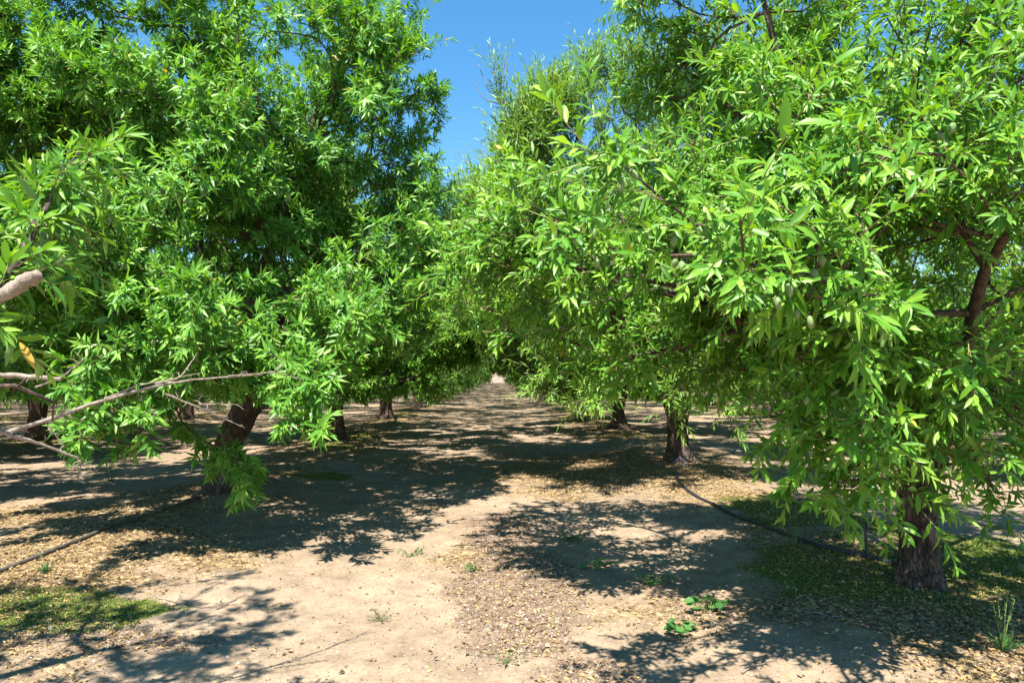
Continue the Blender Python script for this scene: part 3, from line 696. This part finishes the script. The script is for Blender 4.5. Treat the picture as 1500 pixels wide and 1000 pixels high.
def riser(px, py, h, label, mats=(HOSE, HOSE), lean=0.02):
    x, y = gp(px, py); z = float(gz(x, y))
    root = bpy.data.objects.new('irrigation_riser', None); COL.objects.link(root); root.location = (x, y, z)
    tag(root, label, 'sprinkler', 'sprinkler risers beside the hoses')
    g = Geo(); g.tube([(0, 0, -.05), (lean*.5, 0, h*.5), (lean, 0, h*.8)], [.016, .013, .011], 8); link('stake', g.build('stake', [mats[0]]), root)
    g = Geo(); g.tube([(lean, 0, h*.78), (lean, 0, h*.86), (lean, 0, h*.88), (lean, 0, h*.96), (lean, 0, h)], [.016, .018, .009, .012, .005], 8); link('nozzle', g.build('nozzle', [mats[1]]), root)
    g = Geo(); t = np.linspace(0, 1, 14); g.tube(np.column_stack([lean-.22*t, .02*np.sin(t*6), h*.74-.12*np.sin(t*PI*.5)*t]), .004, 6); link('feed_tube', g.build('feed_tube', [mats[0]]), root)
riser(1267, 828, .26, 'black sprinkler riser standing in moss left of the near right trunk')
riser(925, 662, .24, 'small blue grey sprinkler riser left of the centre tree trunk', (PLASTIC, PLASTIC), .05)
riser(1001, 690, .2, 'pale sprinkler riser touching the right side of the centre tree trunk', (PLASTIC, WHITE), .03)
riser(525, 645, .22, 'white topped sprinkler riser by the second left trunk', (HOSE, WHITE), .02)

# ---- weeds
def weed_obj(name, px, py, mk, label, cat, group=None, mats=(WEED, SHOOT)):
    x, y = gp(px, py); z = float(gz(x, y)); root = bpy.data.objects.new(name, None); COL.objects.link(root); root.location = (x, y, z); tag(root, label, cat, group)
    fo, st = mk(); link('foliage', fo.build('foliage', [mats[0]]), root); link('stem', st.build('stem', [mats[1]]), root); return root
def mallow(s=1., n=9, seed=0):
    def f():
        rg = np.random.default_rng(seed); fo, st = Geo(), Geo()
        for k in range(n):
            a = rg.random()*6.28; d = s*(.02+.10*rg.random()); c_ = np.array([math.cos(a)*d, math.sin(a)*d, s*(.02+.045*rg.random())]); R_ = s*(.020+.014*rg.random())
            m = 12; th = np.linspace(.25, 2*PI-.25, m)+a; lobe = 1+.10*np.cos(5*th)
            tl = rg.normal(0, .3, 2)
            rim = c_+np.column_stack([R_*lobe*np.cos(th), R_*lobe*np.sin(th), R_*(.22+tl[0]*np.cos(th)+tl[1]*np.sin(th))])
            fo.add(np.vstack([c_, rim]), [(0, i+1, i+2) for i in range(m-1)], None, 0, np.full(m+1, .3+.5*rg.random()))
            st.tube([(0, 0, -.005), c_*[.5, .5, .8], c_], .0018*s, 4)
        return fo, st
    return f
def sprig(s=1., n=7, seed=0, ll=.022):
    def f():
        rg = np.random.default_rng(seed); fo, st = Geo(), Geo()
        for k in range(n):
            a = rg.random()*6.28; d = s*(.06+.08*rg.random()); e = np.array([math.cos(a)*d, math.sin(a)*d, s*(.015+.05*rg.random())])
            st.tube([(0, 0, 0), e*.5+[0, 0, .008*s], e], .0015*s, 4)
            m = 12; t = rg.random(m)[:, None]; Q = e*t+np.array([0, 0, .008*s]); A = nrm(rg.normal(0, 1, (m, 3))+[0, 0, .6])
            leaves(fo, Q, A, rg.normal(0, .4, (m, 3))+[0, 0, 1], s*ll*(.6+.6*rg.random(m)), s*ll*.55*np.ones(m), np.clip(rg.normal(.5, .2, m), 0, .9), 0, 'mid')
        return fo, st
    return f
def tuft(s=1., n=40, seed=0, h=.16, stalks=2):
    def f():
        rg = np.random.default_rng(seed); fo, st = Geo(), Geo()
        A = nrm(rg.normal(0, .42, (n, 3))+[0, 0, .9]); LL = s*h*(.4+.7*rg.random(n)); Q = rg.normal(0, .015*s, (n, 3)); Q[:, 2] = -.003
        leaves(fo, Q, A, nrm(np.cross(A, rg.normal(0, 1, (n, 3)))), LL, np.full(n, .007*s), np.clip(rg.normal(.5, .2, n), 0, .9), 0, 'hi', .35)
        for k in range(stalks):
            a = rg.normal(0, .25, 2)*s*h; hh = s*h*(1.3+.8*rg.random()); st.tube([(0, 0, 0), (a[0]*.5, a[1]*.5, hh*.6), (a[0], a[1], hh)], .0013*s, 4)
            m = 16; t = .55+.45*rg.random(m)[:, None]; Q = np.array([a[0], a[1], hh])*t
            leaves(fo, Q, nrm(rg.normal(0, .5, (m, 3))+[0, 0, .7]), rg.normal(0, 1, (m, 3)), np.full(m, .02*s), np.full(m, .006*s), np.full(m, .85), 0, 'lo')
        return fo, st
    return f
WG = 'small weeds on the sandy path'
weed_obj('mallow_weed', 876, 830, mallow(1.0, 13, 1), 'round leaved green weed on bare pale sand right of the path centre', 'weed', WG)
weed_obj('mallow_weed', 1040, 898, mallow(1.2, 12, 2), 'dark round leaved weed inside the nearest tree shadow', 'weed', WG)
weed_obj('mallow_weed', 998, 922, mallow(.85, 14, 3), 'cluster of small round leaves left of the darker mallow weed', 'weed', WG)
weed_obj('leafy_weed', 955, 855, sprig(1.1, 11, 4, .03), 'green leafy weed at the edge of the right tree shadow', 'weed', WG)
weed_obj('leafy_weed', 834, 790, sprig(1.1, 9, 5, .03), 'green leafy weed in the small shadow at the path centre', 'weed', WG)
weed_obj('leafy_weed', 700, 836, sprig(1.0, 6, 6, .022), 'tiny green sprig at the left of the brown gritty patch', 'weed', WG)
weed_obj('leafy_weed', 602, 812, sprig(1.1, 6, 7, .022), 'tiny green sprig just below the left tree shadow tips', 'weed', WG)
weed_obj('dusty_weed', 558, 905, sprig(1.0, 10, 8, .016), 'greyish flat weed alone on the pale sand left of centre', 'weed', WG, (WEED_GREY, SHOOT_OLD))
weed_obj('dusty_weed', 742, 968, sprig(1.0, 9, 9, .016), 'thin brownish green weed below the brown gritty patch', 'weed', WG, (WEED_GREY, SHOOT_OLD))
weed_obj('grass_tuft', 66, 856, tuft(1., 40, 11, .10, 1), 'small bright grass tuft beside the left hose', 'grass tuft')
weed_obj('grass_tuft', 1470, 975, tuft(1., 70, 13, .15, 6), 'tall green grass tuft with seed stalks in the bottom right corner', 'grass tuft')
weed_obj('grass_tuft', 1165, 812, tuft(1., 14, 14, .2, 1), 'thin upright grass blades beside the right hose', 'grass tuft')
weed_obj('grass_tuft', 160, 706, tuft(1.2, 30, 15, .12, 1), 'grass tuft in the left shade beyond the hose', 'grass tuft')

# ---- fallen twigs
def twig(px0, py0, px1, py1, r, label, seed):
    rg = np.random.default_rng(seed); a, b_ = gp(px0, py0), gp(px1, py1); t = np.linspace(0, 1, 9)[:, None]
    C = a+(b_-a)*t+rg.normal(0, .012, (9, 2)); c0 = C[0].copy(); z = gz(C[:, 0], C[:, 1]); z0 = float(z[0])
    g = Geo(); g.tube(np.column_stack([C-c0, z-z0+r*.8+abs(rg.normal(0, .004, 9))]), np.linspace(r, r*.5, 9), 5)
    for k in (3, 5): d = rg.normal(0, .04, 2); q = C[k]-c0; g.tube([(q[0], q[1], z[k]-z0+r), (q[0]+d[0], q[1]+d[1], z[k]-z0+.02)], [r*.5, r*.25], 4)
    o = link('fallen_twig', g.build('fallen_twig', [TWIG]), None, (c0[0], c0[1], z0)); tag(o, label, 'twig', 'twigs fallen on the ground')
for a in [(228, 880, 272, 893, .005, 'thin pale fallen twig below the lower left shadow edge', 1), (318, 895, 357, 874, .005, 'short crooked fallen twig right of the lower left shadow', 2),
          (690, 968, 712, 955, .003, 'tiny curved twig on pale sand near the bottom centre', 3), (845, 968, 870, 985, .003, 'tiny dark twig on the sand near the bottom right of centre', 4),
          (845, 640, 905, 634, .008, 'fallen stick in the shade left of the centre trunk', 5), (1180, 905, 1240, 918, .005, 'dry twig among litter below the right moss', 6),
          (585, 752, 640, 765, .005, 'dry twig in the wide shadow left of the path centre', 7), (30, 660, 130, 690, .008, 'long dead stick in the left shade beyond the hose', 8),
          (215, 640, 300, 652, .010, 'dark crooked branch lying left of the big left trunk', 9), (1090, 985, 1135, 968, .005, 'brown twig in the dappled bottom right shade', 10)]: twig(*a)

# ------------------------------------------------------------------ light
EL, AZ = math.radians(63), math.radians(201)      # sun behind the camera, a little to its left; AZ clockwise from +y
sd = np.array([math.sin(AZ)*math.cos(EL), math.cos(AZ)*math.cos(EL), math.sin(EL)])
w = bpy.data.worlds.new('World'); sc.world = w; w.use_nodes = True; nt = w.node_tree; nt.nodes.clear()
sky = nt.nodes.new('ShaderNodeTexSky'); sky.sky_type = 'NISHITA'; sky.sun_disc = False; sky.sun_elevation = EL; sky.sun_rotation = AZ
sky.air_density = 1.0; sky.dust_density = .0; sky.ozone_density = 1.6
bg = nt.nodes.new('ShaderNodeBackground'); bg.inputs[1].default_value = .092; ow = nt.nodes.new('ShaderNodeOutputWorld')
hs = nt.nodes.new('ShaderNodeHueSaturation'); hs.inputs['Saturation'].default_value = 1.3; hs.inputs['Hue'].default_value = .492; nt.links.new(sky.outputs[0], hs.inputs['Color']); nt.links.new(hs.outputs[0], bg.inputs[0]); nt.links.new(bg.outputs[0], ow.inputs[0])
sl = bpy.data.lights.new('sun', 'SUN'); sl.energy = 5; sl.angle = math.radians(.5); sl.color = (1, .955, .88)
so = bpy.data.objects.new('sun', sl); COL.objects.link(so); so.rotation_euler = Vector(sd).to_track_quat('Z', 'Y').to_euler()
sc.view_settings.view_transform = 'Standard'; sc.view_settings.look = 'None'; sc.view_settings.exposure = 1.5; sc.view_settings.gamma = 1
sc.cycles.max_bounces = 5; sc.cycles.transmission_bounces = 4; sc.cycles.diffuse_bounces = 1
